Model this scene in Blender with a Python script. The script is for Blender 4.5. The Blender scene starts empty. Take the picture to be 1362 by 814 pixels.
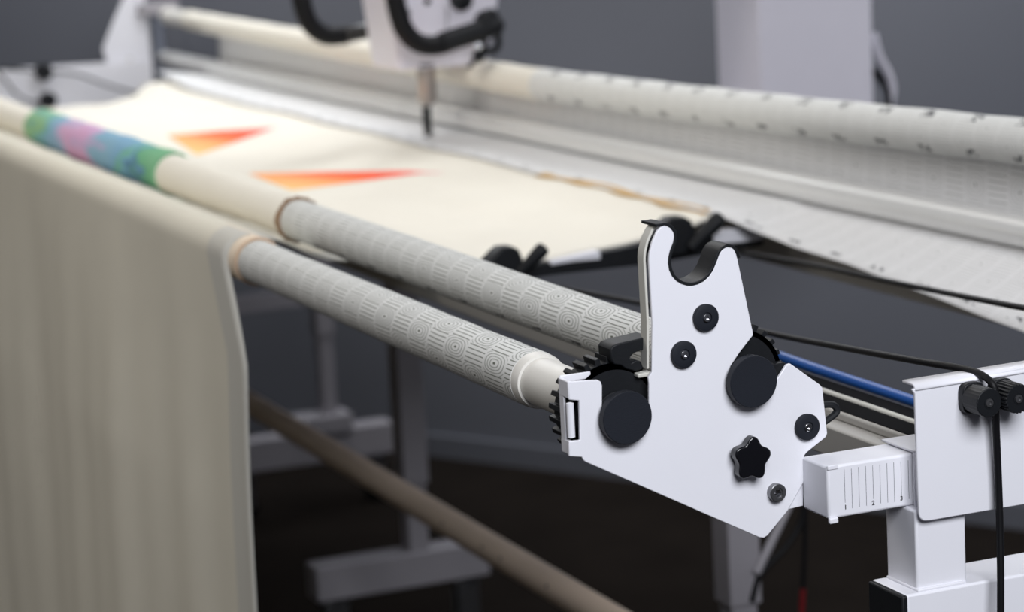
import bpy, bmesh, math, random
from mathutils import Vector, Matrix
random.seed(4)
PI = math.pi
S = bpy.context.scene
COL = S.collection

# ------------------------------------------------------------------ camera
F_PX = 3381.57
R_RIGHT = Vector((0.91926738, -0.39022963, -0.05165583))
R_DOWN = Vector((-0.11573253, -0.14250902, -0.98300415))
R_FWD = Vector((0.37623592, 0.90962191, -0.17616616))
CAM = Vector((-0.83272664, -1.78556242, 1.45))
cd = bpy.data.cameras.new('camera'); cam = bpy.data.objects.new('camera', cd); COL.objects.link(cam)
cd.sensor_width = 36; cd.lens = F_PX / 1362 * 36; cd.clip_start = .05
cam.matrix_world = Matrix(((R_RIGHT.x, -R_DOWN.x, -R_FWD.x, CAM.x), (R_RIGHT.y, -R_DOWN.y, -R_FWD.y, CAM.y),
                           (R_RIGHT.z, -R_DOWN.z, -R_FWD.z, CAM.z), (0, 0, 0, 1)))
cd.dof.use_dof = True; cd.dof.focus_distance = 2.09; cd.dof.aperture_fstop = 5.8
S.camera = cam

# ------------------------------------------------------------------ world, lamps, exposure
w = bpy.data.worlds.new('world'); S.world = w; w.use_nodes = True
w.node_tree.nodes['Background'].inputs[0].default_value = (.80, .84, 1, 1)
w.node_tree.nodes['Background'].inputs[1].default_value = .078
def area(name, loc, target, sx, sy, power, color=(1, 1, 1)):
    l = bpy.data.lights.new(name, 'AREA'); l.shape = 'RECTANGLE'; l.size = sx; l.size_y = sy; l.energy = power; l.color = color
    o = bpy.data.objects.new(name, l); COL.objects.link(o); o.location = loc
    o.rotation_euler = (Vector(target) - Vector(loc)).to_track_quat('-Z', 'Y').to_euler(); return o
area('ceiling_lamp_front', (-.15, -1.9, 2.3), (.2, .0, .95), 1.2, .9, 65, (.93, .95, 1))
area('ceiling_lamp_middle', (.3, 2.2, 2.75), (.3, 2.2, 0), .9, 3.0, 17, (1, .96, .90))
area('fill_light_left', (-2.0, 1.6, 2.6), (-.1, 1.6, .8), .8, 2.4, 28, (1, .95, .88))  # unseen fill light, added to brighten the hanging cloth
for x_, y_ in ((.35, 4.55), (1.05, 3.4), (1.75, 2.2), (2.45, 1.0)):
    area('wall_fill_light', (x_, y_, 2.6), (x_ + .12, y_ + .07, 0), .7, .7, 17, (.95, .97, 1))  # added fill lights close to the wall, to brighten its upper part
S.view_settings.view_transform = 'Standard'; S.view_settings.look = 'None'
S.view_settings.exposure = 0.0; S.view_settings.gamma = 1

# ------------------------------------------------------------------ helpers
def ray(px, py): return R_RIGHT * ((px - 681) / F_PX) + R_DOWN * ((py - 407) / F_PX) + R_FWD
def on_y(px, py, y=0.0):      # point of the upright plane y = const across the rails
    d = ray(px, py); return CAM + d * ((y - CAM.y) / d.y)
def on_x(px, py, x):
    d = ray(px, py); return CAM + d * ((x - CAM.x) / d.x)
def on_z(px, py, z):
    d = ray(px, py); return CAM + d * ((z - CAM.z) / d.z)

def thing(name, label, cat, loc=(0, 0, 0), group=None):
    o = bpy.data.objects.new(name, None); o.empty_display_size = .05; COL.objects.link(o); o.location = loc
    o['label'] = label; o['category'] = cat
    if group: o['group'] = group
    return o
def tag(o, label, cat, group=None):
    o['label'] = label; o['category'] = cat
    if group: o['group'] = group
    return o
def world_loc(o):
    v = Vector(o.location)
    while o.parent: o = o.parent; v += Vector(o.location)
    return v
def obj(name, bm, mat, parent=None, bevel=0, seg=2, smooth=True, label=None, loc=None, sub=0, solid=0):
    """bm is in world coordinates; the mesh is stored relative to the thing's base"""
    base = world_loc(parent) if parent else Vector(loc or (0, 0, 0))
    bmesh.ops.recalc_face_normals(bm, faces=bm.faces) if not solid else None
    bm.transform(Matrix.Translation(-base))
    me = bpy.data.meshes.new(name); bm.to_mesh(me); bm.free()
    if smooth:
        me.polygons.foreach_set('use_smooth', [True] * len(me.polygons)); me.set_sharp_from_angle(angle=math.radians(38))
    me.materials.append(mat)
    o = bpy.data.objects.new(name, me); COL.objects.link(o)
    if parent: o.parent = parent
    else: o.location = base
    if solid:
        m = o.modifiers.new('thickness', 'SOLIDIFY'); m.thickness = solid; m.offset = 0
    if bevel:
        m = o.modifiers.new('bevel', 'BEVEL'); m.width = bevel; m.segments = seg; m.limit_method = 'ANGLE'; m.angle_limit = math.radians(40)
        m.harden_normals = False
    if sub:
        m = o.modifiers.new('sub', 'SUBSURF'); m.levels = m.render_levels = sub
    if label: o['label'] = label
    return o
def B(): return bmesh.new()
def box(bm, x0, x1, y0, y1, z0, z1):
    v = [bm.verts.new((x, y, z)) for x in (x0, x1) for y in (y0, y1) for z in (z0, z1)]
    for f in ((0, 1, 3, 2), (4, 6, 7, 5), (0, 4, 5, 1), (2, 3, 7, 6), (0, 2, 6, 4), (1, 5, 7, 3)): bm.faces.new([v[i] for i in f])
    return bm
def prism_y(bm, pts, y0, y1):     # pts: (x,z)
    a = [bm.verts.new((p[0], y0, p[1])) for p in pts]; b = [bm.verts.new((p[0], y1, p[1])) for p in pts]
    bm.faces.new(a); bm.faces.new(b[::-1]); n = len(pts)
    for i in range(n): bm.faces.new((a[i], b[i], b[(i + 1) % n], a[(i + 1) % n]))
    return bm
def lathe(bm, prof, origin, axis, n=48):     # prof: (distance along axis, radius)
    ax = Vector(axis).normalized(); u = ax.orthogonal().normalized()
    if abs(ax.y) > .99: u = Vector((1, 0, 0))
    v = ax.cross(u); o = Vector(origin); rings = []
    for t, r in prof:
        c = o + ax * t
        if r < 1e-6: rings.append([bm.verts.new(c)])
        else: rings.append([bm.verts.new(c + (u * math.cos(a) + v * math.sin(a)) * r) for a in [2 * PI * i / n for i in range(n)]])
    for A, C in zip(rings, rings[1:]):
        for i in range(n):
            j = (i + 1) % n
            if len(A) == 1 and len(C) == 1: continue
            if len(A) == 1: bm.faces.new((A[0], C[j], C[i]))
            elif len(C) == 1: bm.faces.new((A[i], A[j], C[0]))
            else: bm.faces.new((A[i], A[j], C[j], C[i]))
    for R in (rings[0], rings[-1]):
        if len(R) > 1: bm.faces.new(R)
    return bm
def lathe_y(bm, prof, cx, cz, n=48): # prof: (y, radius)
    return lathe(bm, prof, (cx, 0, cz), (0, 1, 0), n)
def catmull(pts, k=8):
    pts = [Vector(p) for p in pts]; P = [pts[0] * 2 - pts[1]] + pts + [pts[-1] * 2 - pts[-2]]; out = []
    for i in range(1, len(P) - 2):
        for j in range(k):
            t = j / k; a, b, c, d = P[i - 1], P[i], P[i + 1], P[i + 2]
            out.append(.5 * ((2 * b) + (c - a) * t + (2 * a - 5 * b + 4 * c - d) * t * t + (3 * b - a - 3 * c + d) * t ** 3))
    return out + [pts[-1]]
def sweep(bm, pts, r, n=10, caps=True):
    pts = [Vector(p) for p in pts]; rings = []; u = None
    for i, p in enumerate(pts):
        t = (pts[min(i + 1, len(pts) - 1)] - pts[max(i - 1, 0)]).normalized()
        u = (t.orthogonal() if u is None else u - t * u.dot(t)).normalized(); v = t.cross(u)
        rr = r[i] if isinstance(r, (list, tuple)) else r
        rings.append([bm.verts.new(p + (u * math.cos(2 * PI * k / n) + v * math.sin(2 * PI * k / n)) * rr) for k in range(n)])
    for A, C in zip(rings, rings[1:]):
        for i in range(n): bm.faces.new((A[i], A[(i + 1) % n], C[(i + 1) % n], C[i]))
    if caps: bm.faces.new(rings[0][::-1]); bm.faces.new(rings[-1])
    return bm
def ribbon(bm, pts, y0, y1, th):    # a strip of thickness th to the left of the path (x,z), deep from y0 to y1
    n = len(pts); off = []
    for i in range(n):
        a = pts[max(i - 1, 0)]; b = pts[min(i + 1, n - 1)]; d = Vector((b[0] - a[0], b[1] - a[1])).normalized()
        off.append((pts[i][0] - d.y * th, pts[i][1] + d.x * th))
    rows = [[bm.verts.new((p[0], y, p[1])) for p in L] for L, y in ((pts, y0), (pts, y1), (off, y1), (off, y0))]
    for i in range(n - 1):
        for k in range(4):
            A, C = rows[k], rows[(k + 1) % 4]; bm.faces.new((A[i], A[i + 1], C[i + 1], C[i]))
    for i in (0, n - 1): bm.faces.new([rows[k][i] for k in range(4)])
    return bm
def grid(bm, P, uvf=None):        # P[i][j] -> Vector ; uvf(i,j)
    V = [[bm.verts.new(p) for p in row] for row in P]; uv = bm.loops.layers.uv.verify() if uvf else None
    for i in range(len(V) - 1):
        for j in range(len(V[0]) - 1):
            f = bm.faces.new((V[i][j], V[i + 1][j], V[i + 1][j + 1], V[i][j + 1]))
            if uvf:
                for l, (a, b) in zip(f.loops, ((i, j), (i + 1, j), (i + 1, j + 1), (i, j + 1))): l[uv].uv = uvf(a, b)
    return bm
def xz(plist, y=0.0):
    return [(lambda v: (v.x, v.z))(on_y(p[0], p[1], y)) for p in plist]

# ------------------------------------------------------------------ materials
class X:        # tiny expression wrapper over math nodes
    nt = None
    def __init__(s, v): s.v = v
    @staticmethod
    def m(op, *a, clamp=False):
        n = X.nt.nodes.new('ShaderNodeMath'); n.operation = op; n.use_clamp = clamp
        for i, q in enumerate(a):
            q = q.v if isinstance(q, X) else q
            if isinstance(q, (int, float)): n.inputs[i].default_value = q
            else: X.nt.links.new(q, n.inputs[i])
        return X(n.outputs[0])
    def __add__(s, o): return X.m('ADD', s, o)
    def __sub__(s, o): return X.m('SUBTRACT', s, o)
    def __mul__(s, o): return X.m('MULTIPLY', s, o)
    def __truediv__(s, o): return X.m('DIVIDE', s, o)
    def lt(s, o): return X.m('LESS_THAN', s, o)
    def gt(s, o): return X.m('GREATER_THAN', s, o)
    def abs(s): return X.m('ABSOLUTE', s)
    def frac(s): return X.m('FRACT', s)
    def floor(s): return X.m('FLOOR', s)
    def pow(s, o): return X.m('POWER', s, o)
def mat(name, col, rough=.5, metal=0, var=.05, scale=30, bump=0, bscale=400, spec=.5, coat=0, trans=0):
    m = bpy.data.materials.new(name); m.use_nodes = True; nt = m.node_tree; b = nt.nodes['Principled BSDF']
    b.inputs['Roughness'].default_value = rough; b.inputs['Metallic'].default_value = metal
    b.inputs['Specular IOR Level'].default_value = spec; b.inputs['Coat Weight'].default_value = coat
    tc = nt.nodes.new('ShaderNodeTexCoord'); n = nt.nodes.new('ShaderNodeTexNoise'); n.inputs['Scale'].default_value = scale
    nt.links.new(tc.outputs['Object'], n.inputs['Vector'])
    mx = nt.nodes.new('ShaderNodeMix'); mx.data_type = 'RGBA'
    mx.inputs[6].default_value = (*[c * (1 - var) for c in col], 1); mx.inputs[7].default_value = (*[min(1, c * (1 + var)) for c in col], 1)
    nt.links.new(n.outputs['Fac'], mx.inputs[0]); nt.links.new(mx.outputs[2], b.inputs['Base Color'])
    if bump:
        n2 = nt.nodes.new('ShaderNodeTexNoise'); n2.inputs['Scale'].default_value = bscale; n2.inputs['Detail'].default_value = 3
        nt.links.new(tc.outputs['Object'], n2.inputs['Vector'])
        bp = nt.nodes.new('ShaderNodeBump'); bp.inputs['Strength'].default_value = bump; bp.inputs['Distance'].default_value = .001
        nt.links.new(n2.outputs['Fac'], bp.inputs['Height']); nt.links.new(bp.outputs[0], b.inputs['Normal'])
    if trans:
        t = nt.nodes.new('ShaderNodeBsdfTranslucent'); nt.links.new(mx.outputs[2], t.inputs[0])
        ms = nt.nodes.new('ShaderNodeMixShader'); ms.inputs[0].default_value = trans
        nt.links.new(b.outputs[0], ms.inputs[1]); nt.links.new(t.outputs[0], ms.inputs[2])
        nt.links.new(ms.outputs[0], nt.nodes['Material Output'].inputs[0])
    return m
M_white = mat('powder_coated_white_steel', (.78, .78, .83), .42, var=.015, bump=.08, bscale=900)
M_cream = mat('cream_painted_edge', (.56, .55, .50), .45, var=.03)
M_rail = mat('satin_aluminium_rail', (.40, .385, .36), .45, .1, var=.03, scale=8)
M_shiny = mat('polished_aluminium_tube', (.78, .78, .77), .26, .15, var=.02)
M_black = mat('black_moulded_plastic', (.007, .008, .010), .5, var=.2, scale=60, bump=.1, bscale=600, spec=.28)
M_disc = mat('matt_black_end_cap', (.008, .010, .016), .62, var=.15, scale=20, bump=.15, bscale=900, spec=.32)
M_gloss = mat('glossy_black_plastic', (.006, .006, .008), .16, var=.1)
M_rubber = mat('black_rubber', (.005, .005, .006), .5, var=.15, bump=.1, spec=.2)
M_strip = mat('matt_black_strip', (.008, .008, .009), .95, var=.15, spec=.05)
M_chrome = mat('chrome', (.78, .78, .80), .16, 1, var=.03)
M_steel = mat('dark_brushed_steel', (.22, .22, .23), .34, .9, var=.1)
M_blue = mat('blue_hose', (.005, .075, .32), .38, var=.1)
M_tube = mat('off_white_plastic_pipe', (.74, .72, .67), .4, var=.03, scale=12)
M_brown = mat('kraft_brown_pipe', (.78, .64, .52), .55, var=.08, scale=12)
M_cloth = mat('unbleached_muslin', (.80, .765, .66), .85, var=.05, scale=9, bump=.25, bscale=700, spec=.2, trans=.18)
M_quilt = mat('cream_quilt_top', (.80, .765, .68), .85, var=.04, scale=7, bump=.2, bscale=500, spec=.2)
M_hem = mat('peach_fabric_edge', (.60, .44, .31), .85, var=.15, scale=60, bump=.3)
M_fray = mat('brown_frayed_edge', (.26, .16, .09), .9, var=.6, scale=90, bump=.6)
M_gold = mat('tan_backing_strip', (.62, .42, .20), .85, var=.2, scale=25)
M_mach = mat('machine_white_enamel', (.74, .72, .80), .3, var=.02)
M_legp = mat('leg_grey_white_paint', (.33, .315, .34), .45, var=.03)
M_ink = mat('black_print', (.01, .01, .01), .6, var=.1)
M_inkl = mat('grey_print', (.12, .12, .14), .6, var=.1)
M_red = mat('red_plastic_tip', (.14, .006, .008), .4, var=.1)
M_badge = mat('grey_badge', (.25, .25, .30), .4, var=.1)

def leader_mat(name, v_rows, contrast=1.0, per=.0915, ph=.3, base=(.73, .735, .72)):
    m = bpy.data.materials.new(name); m.use_nodes = True; nt = m.node_tree; X.nt = nt; b = nt.nodes['Principled BSDF']
    b.inputs['Roughness'].default_value = .8; b.inputs['Specular IOR Level'].default_value = .25
    uvn = nt.nodes.new('ShaderNodeUVMap'); sp = nt.nodes.new('ShaderNodeSeparateXYZ'); nt.links.new(uvn.outputs[0], sp.inputs[0])
    U = X(sp.outputs[0]); V = X(sp.outputs[1])
    nz = nt.nodes.new('ShaderNodeTexNoise'); nz.inputs['Scale'].default_value = 22; nt.links.new(uvn.outputs[0], nz.inputs['Vector'])
    wob = (X(nz.outputs['Fac']) - .5)
    u = U / .046 + wob * .10; v = V / .0190 + wob * .12
    par = (u.floor() + v.floor()) * .5
    par = par.frac().gt(.25)                                   # 0 stripes, 1 rings
    fu = u.frac() - .5; fv = v.frac() - .5
    stripes = ((fv * 4.6 + .5).frac() - .5).abs().lt(.13) * fu.abs().lt(.43)
    d = (fu.abs().pow(2.6) + fv.abs().pow(2.6)).pow(1 / 2.6)
    rings = ((d * 8.0).frac() - .5).abs().lt(.17) * d.lt(.57) * d.gt(.09)
    dot = d.lt(.055)
    line = (X(1.0).m('SUBTRACT', 1.0, par) * stripes * .85 + par * (rings * .62 + dot * 1.6))
    ns = nt.nodes.new('ShaderNodeTexNoise'); ns.inputs['Scale'].default_value = 120; ns.inputs['Detail'].default_value = 1
    nt.links.new(uvn.outputs[0], ns.inputs['Vector'])
    marks = None
    for v0, hw in v_rows:                                      # printed inch marks, one every 92 mm
        um = (U / per + ph).frac()
        k = (V - v0).abs().lt(hw) * (um - .5).abs().lt(.13) * X(ns.outputs['Fac']).gt(.49)
        marks = k if marks is None else marks + k
    mk = X.m('MINIMUM', marks, 1.0) if marks else None
    mx = nt.nodes.new('ShaderNodeMix'); mx.data_type = 'RGBA'
    mx.inputs[6].default_value = (*base, 1); mx.inputs[7].default_value = (.13, .145, .115, 1)
    nt.links.new(X.m('MULTIPLY', line, contrast, clamp=True).v, mx.inputs[0]); out = mx.outputs[2]
    if mk:
        m2 = nt.nodes.new('ShaderNodeMix'); m2.data_type = 'RGBA'; nt.links.new(out, m2.inputs[6]); m2.inputs[7].default_value = (.05, .05, .06, 1)
        nt.links.new((mk * .85).v, m2.inputs[0]); out = m2.outputs[2]
    nt.links.new(out, b.inputs['Base Color'])
    nb = nt.nodes.new('ShaderNodeTexNoise'); nb.inputs['Scale'].default_value = 900; nt.links.new(uvn.outputs[0], nb.inputs['Vector'])
    bp = nt.nodes.new('ShaderNodeBump'); bp.inputs['Strength'].default_value = .25; bp.inputs['Distance'].default_value = .001
    nt.links.new(nb.outputs['Fac'], bp.inputs['Height']); nt.links.new(bp.outputs[0], b.inputs['Normal'])
    return m

def ramp_mat(name, stops, coord='UV', axis=0, lo=0, hi=1, warp=.0, wscale=(4, 4, 4), rough=.85, interp='EASE'):
    m = bpy.data.materials.new(name); m.use_nodes = True; nt = m.node_tree; X.nt = nt; b = nt.nodes['Principled BSDF']
    b.inputs['Roughness'].default_value = rough; b.inputs['Specular IOR Level'].default_value = .2
    tc = nt.nodes.new('ShaderNodeTexCoord'); sp = nt.nodes.new('ShaderNodeSeparateXYZ'); nt.links.new(tc.outputs[coord], sp.inputs[0])
    mp = nt.nodes.new('ShaderNodeMapping'); mp.inputs['Scale'].default_value = wscale; nt.links.new(tc.outputs[coord], mp.inputs[0])
    nz = nt.nodes.new('ShaderNodeTexNoise'); nz.inputs['Scale'].default_value = 1; nz.inputs['Detail'].default_value = 2; nt.links.new(mp.outputs[0], nz.inputs['Vector'])
    t = (X(sp.outputs[axis]) - lo) / (hi - lo) + (X(nz.outputs['Fac']) - .5) * warp
    cr = nt.nodes.new('ShaderNodeValToRGB'); cr.color_ramp.interpolation = interp
    e = cr.color_ramp.elements
    while len(e) > 1: e.remove(e[-1])
    e[0].position = stops[0][0]; e[0].color = (*stops[0][1], 1)
    for p, c in stops[1:]:
        q = e.new(p); q.color = (*c, 1)
    nt.links.new(t.v, cr.inputs[0]); nt.links.new(cr.outputs[0], b.inputs['Base Color'])
    return m

# ------------------------------------------------------------------ the room
def struct(name, bm, m):
    o = obj(name, bm, m, smooth=False); o['kind'] = 'structure'; return o
M_floor = mat('dark_brown_carpet', (.012, .0095, .008), .95, var=.35, scale=6, bump=.6, bscale=250, spec=.04)
M_wall = mat('slate_grey_wall_paint', (.155, .163, .19), .8, var=.03, scale=3, bump=.05, bscale=200, spec=.2)
M_skirt = mat('dark_grey_skirting', (.14, .147, .172), .6, var=.05)
bm = B(); box(bm, -5, 6, -4, 9, -.05, 0); struct('floor', bm, M_floor)
wa, wb = on_z(600, 610, 0), on_z(800, 635, 0); wd = (wb - wa).normalized(); wn = Vector((-wd.y, wd.x, 0))
if wn.x < 0: wn = -wn
def wall_slab(s0, s1, t0, t1, z0, z1):
    bm = B(); P = [wa + wd * s + wn * t for s, t in ((s0, t0), (s1, t0), (s1, t1), (s0, t1))]
    a = [bm.verts.new((p.x, p.y, z0)) for p in P]; b = [bm.verts.new((p.x, p.y, z1)) for p in P]
    bm.faces.new(a); bm.faces.new(b)
    for i in range(4): bm.faces.new((a[i], a[(i + 1) % 4], b[(i + 1) % 4], b[i]))
    return bm
struct('wall_back', wall_slab(-6, 6, .012, .12, -.04, 2.95), M_wall)
struct('baseboard_back', wall_slab(-6, 6, 0, .013, 0, .055), M_skirt)

# ------------------------------------------------------------------ the near roller bracket (white notched plate)
A0 = on_y(835, 556, -.012); B0 = on_y(1003, 508, -.012)      # axes of the two front rollers
AX, AZ, BX, BZ = A0.x, A0.z, B0.x, B0.z
plate = thing('roller_bracket', 'white steel side plate with hooked top, black caps and star knob, in sharp focus', 'bracket', (.12, 0, .90))
out = [(874, 307.7), (879.6, 301), (883, 299.8), (887, 300.3), (892, 303.5), (896, 309), (897, 315), (895.5, 323), (891.5, 333), (889.3, 342), (888.8, 350),
       (890.2, 359), (894, 367.5), (899.5, 373.5), (906, 377.5), (914, 380), (921, 380), (928.5, 378), (936, 374), (943, 367.5), (948.5, 359), (953, 348), (957, 337),
       (961, 331.5), (967, 328.3), (973, 329.3), (976.5, 332), (979, 337), (981, 344), (1001.5, 441), (1002, 446), (999, 449.5), (984, 469), (972, 487), (969.5, 500), (971, 512), (977, 523),
       (988, 530), (1002, 530), (1014, 523), (1024, 514), (1036, 501), (1046, 485.5), (1051, 483.5), (1091, 512), (1094, 516), (1100.5, 576), (1099, 581), (1073, 602), (1070, 606),
       (1070, 640), (1048, 679.4), (1021, 712.5), (1016, 715.7), (1010, 715), (779, 614.5), (776, 612), (774, 608), (757, 607), (757, 587), (771.5, 585.5), (770.5, 533),
       (757, 532), (756, 507.5), (795, 505.5), (799.5, 508), (801, 513), (801, 556), (804, 568), (812, 578), (824, 583.5), (837, 582.5), (849, 576), (859, 564), (863.5, 548), (863.3, 510),
       (862.3, 502), (867.3, 495), (868, 428.7), (863.3, 346), (864, 337), (867.6, 322.4)]
PO = xz(out)
PL = obj('face_plate', prism_y(B(), PO, 0, .003), M_white, plate, bevel=.0007, seg=2)
tab = xz([(1040, 690), (1048, 679.5), (1071, 674), (1071, 606), (1040, 606)])
obj('mounting_tab', prism_y(B(), tab, .0033, .006), M_white, plate, bevel=.0005)
# left curl with its latch window
e = xz([(757, 507.5), (757, 531), (757, 588), (757, 607)])
cx = e[0][0]
bm = B(); prism_y(bm, [(cx - .0012, e[0][1]), (cx + .0022, e[0][1]), (cx + .0022, e[1][1]), (cx - .0012, e[1][1])], .0002, .019)
prism_y(bm, [(cx - .0012, e[2][1]), (cx + .0022, e[2][1]), (cx + .0022, e[3][1]), (cx - .0012, e[3][1])], .0002, .019)
prism_y(bm, [(cx - .0011, e[0][1] - .001), (cx + .0008, e[0][1] - .001), (cx + .0008, e[3][1] + .001), (cx - .0011, e[3][1] + .001)], .010, .0188)
obj('folded_edge', bm, M_white, plate, bevel=.0009, seg=3)
bm = B(); box(bm, cx - .0004, cx + .0265, .0168, .0188, e[0][1] - .004, e[0][1] + .0018)
obj('top_fold', bm, M_white, plate, bevel=.0008)
a = on_y(763, 536, 0); b_ = on_y(763, 584, 0)
bm = B(); lathe(bm, [(0, .0008), (.0008, .0031), (a.z - b_.z - .0008, .0031), (a.z - b_.z, .0008)], (a.x - .0015, .0042, b_.z), (0, 0, 1), 20)
obj('latch_bar', bm, M_white, plate)
# grey-beige flange running behind the left finger
fl = xz([(867.5, 492), (867.5, 429), (863, 346), (863.5, 337), (867, 322.4), (873.5, 307.7), (878.5, 302)])
obj('finger_flange', ribbon(B(), fl, .0052, .0165, .0022), M_cream, plate, bevel=.0005)
bm = B(); ft = on_y(868, 494, .008); box(bm, ft.x - .014, ft.x - .0005, .006, .016, ft.z - .0035, ft.z); obj('flange_foot', bm, M_cream, plate, bevel=.001)
# black liner of the hook
lin = out[1:29]; lin = [(871, 301.5)] + lin
obj('hook_liner', ribbon(B(), xz(lin), -.0008, .025, .0024), M_black, plate, bevel=.0005)
# round black caps with socket screws
def screw_cap(px, py, r=.0114, th=.0045, mt=M_disc, name='screw_cap', label=None):
    c = on_y(px, py, -th)
    o = obj(name, lathe_y(B(), [(0, r * .97), (-th + .0012, r), (-th + .0003, r * .96), (-th, r * .88), (-th, r * .42), (-th + .0012, r * .38), (-th + .0012, 0)], c.x, c.z), mt, plate, label=label)
    bm = B(); lathe_y(bm, [(-th + .0012, .0034), (-th - .0002, .0033), (-th - .0006, .0028), (-th - .0006, .0016), (-th + .0009, .0015), (-th + .0009, 0)], c.x, c.z, 24)
    obj('screw', bm, M_chrome, o)
for p in ((940.5, 423), (911, 472)): screw_cap(*p, r=.0111)
screw_cap(1075.5, 568.5, r=.0111)
c = on_y(1035.5, 656, -.006)
o = obj('standing_bolt', lathe_y(B(), [(0, .0075), (-.0055, .0075), (-.006, .0069), (-.006, .0045), (-.0045, .0042), (-.0045, 0)], c.x, c.z), M_steel, plate)
obj('screw', lathe_y(B(), [(-.0045, .0034), (-.0054, .003), (-.0054, .0018), (-.0048, 0)], c.x, c.z, 6), M_chrome, o)
# star knob
c = on_y(1002, 611, -.014); star = []
for i in range(80):
    t = 2 * PI * i / 80; star.append((c.x + (.0148 + .0021 * math.cos(5 * (t - 1.45))) * math.cos(t), c.z + (.0162 + .0023 * math.cos(5 * (t - 1.45))) * math.sin(t)))
k = obj('star_knob', prism_y(B(), star, -.014, -.0045), M_gloss, plate, bevel=.0014, seg=3)
obj('knob_neck', lathe_y(B(), [(-.0001, .0075), (-.005, .0075)], c.x, c.z, 32), M_gloss, k)
# pawl blocks behind the plate
bm = B(); prism_y(bm, xz([(812, 465), (815, 460), (822, 457), (864, 447), (864, 463), (843, 470), (838, 476), (840, 483), (846, 479), (853, 481), (856, 490), (846, 494), (833, 491), (826, 486), (817, 485), (813, 478)], .012), .012, .036)
obj('pawl', bm, M_black, plate, bevel=.001, label='black toothed catch behind the left finger')
bm = B(); prism_y(bm, xz([(1018, 478), (1030, 484), (1044, 482), (1047, 488), (1036, 501), (1024, 500)], .004), .004, .022)
obj('pawl', bm, M_black, plate, bevel=.001, label='black toothed catch above the right roller')
bm = B(); lv = [on_y(*p, .02) for p in ((1085, 540), (1104, 538), (1111, 541), (1113, 546), (1110, 551), (1098, 560), (1088, 566))]
sweep(bm, catmull(lv, 5), .0030, 8); obj('release_lever', bm, M_black, plate, label='small black loop lever behind right edge')

# ------------------------------------------------------------------ front rollers
def gear_bm(cx, cz, y0, y1, ro, ri, n, ph=0.):
    pts = []
    for i in range(n):
        for f, r in ((-.5, ri), (-.24, ri), (-.2, ro), (.2, ro), (.24, ri)):
            t = 2 * PI * (i + f) / n + ph; pts.append((cx + r * math.cos(t), cz + r * math.sin(t)))
    bm = B(); prism_y(bm, pts, y0, y1)
    return bm
GR = [(.0128, .0385), (.0128, .0345), (.0195, .033), (.0195, .012), (.0200, .012), (.0200, .0385)]
def roller(name, label, cx, cz, tube_r, y1, mt, group):
    t = thing(name, label, 'roller', (cx, 0, cz), group)
    obj('core_tube', lathe_y(B(), [(.04, tube_r), (y1, tube_r)], cx, cz, 64), mt, t)
    g = obj('ratchet_gear', gear_bm(cx, cz, .020, .043, .0442, .0392, 26, .1), M_black, t, bevel=.0004, seg=1)
    obj('gear_rim', lathe_y(B(), GR, cx, cz, 64), M_black, g)
    h = obj('hub', lathe_y(B(), [(-.005, .0150), (-.001, .0150), (-.0005, .0172), (.002, .0172), (.0025, .0155), (.005, .0155), (.0055, .0185), (.0085, .0185), (.009, .0165), (.021, .0165)], cx, cz, 48), M_black, t)
    obj('end_cap', lathe_y(B(), [(-.0045, .0195), (-.0045, .0213), (-.0115, .0213), (-.012, .0208), (-.012, 0)], cx, cz, 64), M_disc, t)
    return t
rA = roller('front_roller', 'lower front roller, its cream tube end at left of the white side plate', AX, AZ, .0208, 4.24, M_tube, None)
rB = roller('front_roller', 'upper front roller, its end cap in the slanted slot beside the star knob', BX, BZ, .0196, 4.24, M_tube, None)

def wrap(name, cx, cz, prof, m, label, cat, n=56, wob=0., turn=(0, 0), parent=None, ends=True, thick=.0015):
    """cloth wound on a roller: prof = (y, r)"""
    bm = B(); uv = bm.loops.layers.uv.verify(); rings = []
    for y, r in prof:
        row = []
        for i in range(n + 1):
            t = 2 * PI * i / n + turn[0]; rr = r + wob * math.sin(3 * t + y * 31) * .4 + wob * math.sin(y * 57 + t)
            row.append(Vector((cx + rr * math.cos(t), y, cz + rr * math.sin(t))))
        rings.append(row)
    V = [[bm.verts.new(p) for p in row[:-1]] for row in rings]
    for i in range(len(V) - 1):
        for j in range(n):
            j2 = (j + 1) % n; f = bm.faces.new((V[i][j], V[i][j2], V[i + 1][j2], V[i + 1][j]))
            for l, (a, bq) in zip(f.loops, ((i, j), (i, j + 1), (i + 1, j + 1), (i + 1, j))):
                l[uv].uv = (prof[a][0], bq / n * 2 * PI * prof[0][1])
    for R, (y, r) in ((V[0], prof[0]), (V[-1], prof[-1])):      # ends close on the core
        inner = [bm.verts.new((cx + (r - thick * 3) * math.cos(2 * PI * i / n + turn[0]), y + (.0005 if R is V[0] else -.0005), cz + (r - thick * 3) * math.sin(2 * PI * i / n + turn[0]))) for i in range(n)]
        for j in range(n): bm.faces.new((R[j], R[(j + 1) % n], inner[(j + 1) % n], inner[j]))
    o = obj(name, bm, m, parent, loc=None if parent else (cx, prof[0][0], cz))
    if not parent: tag(o, label, cat)
    return o
def ys(a, b, n): return [a + (b - a) * i / n for i in range(n + 1)]
LA = leader_mat('leader_print_front', [(.029, .003)])
LB = leader_mat('leader_print_rear', [(.0870, .0025)])
wrap('patterned_leader', AX, AZ, [(y, .0245 + .0002 * math.sin(y * 14)) for y in ys(.168, .985, 40)], LA,
     'grey and white geometric print cloth wound on the lower front roller', 'fabric', wob=.00012)
bm = B(); lathe_y(bm, [(.155, .0208), (.155, .0232), (.159, .0240), (.168, .0243), (.168, .0208)], AX, AZ, 64)
tag(obj('leader_selvage', bm, M_tube, None, loc=(AX, .16, AZ)), 'pale rolled selvage ring round the lower roller beside its gear', 'fabric edge')
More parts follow.
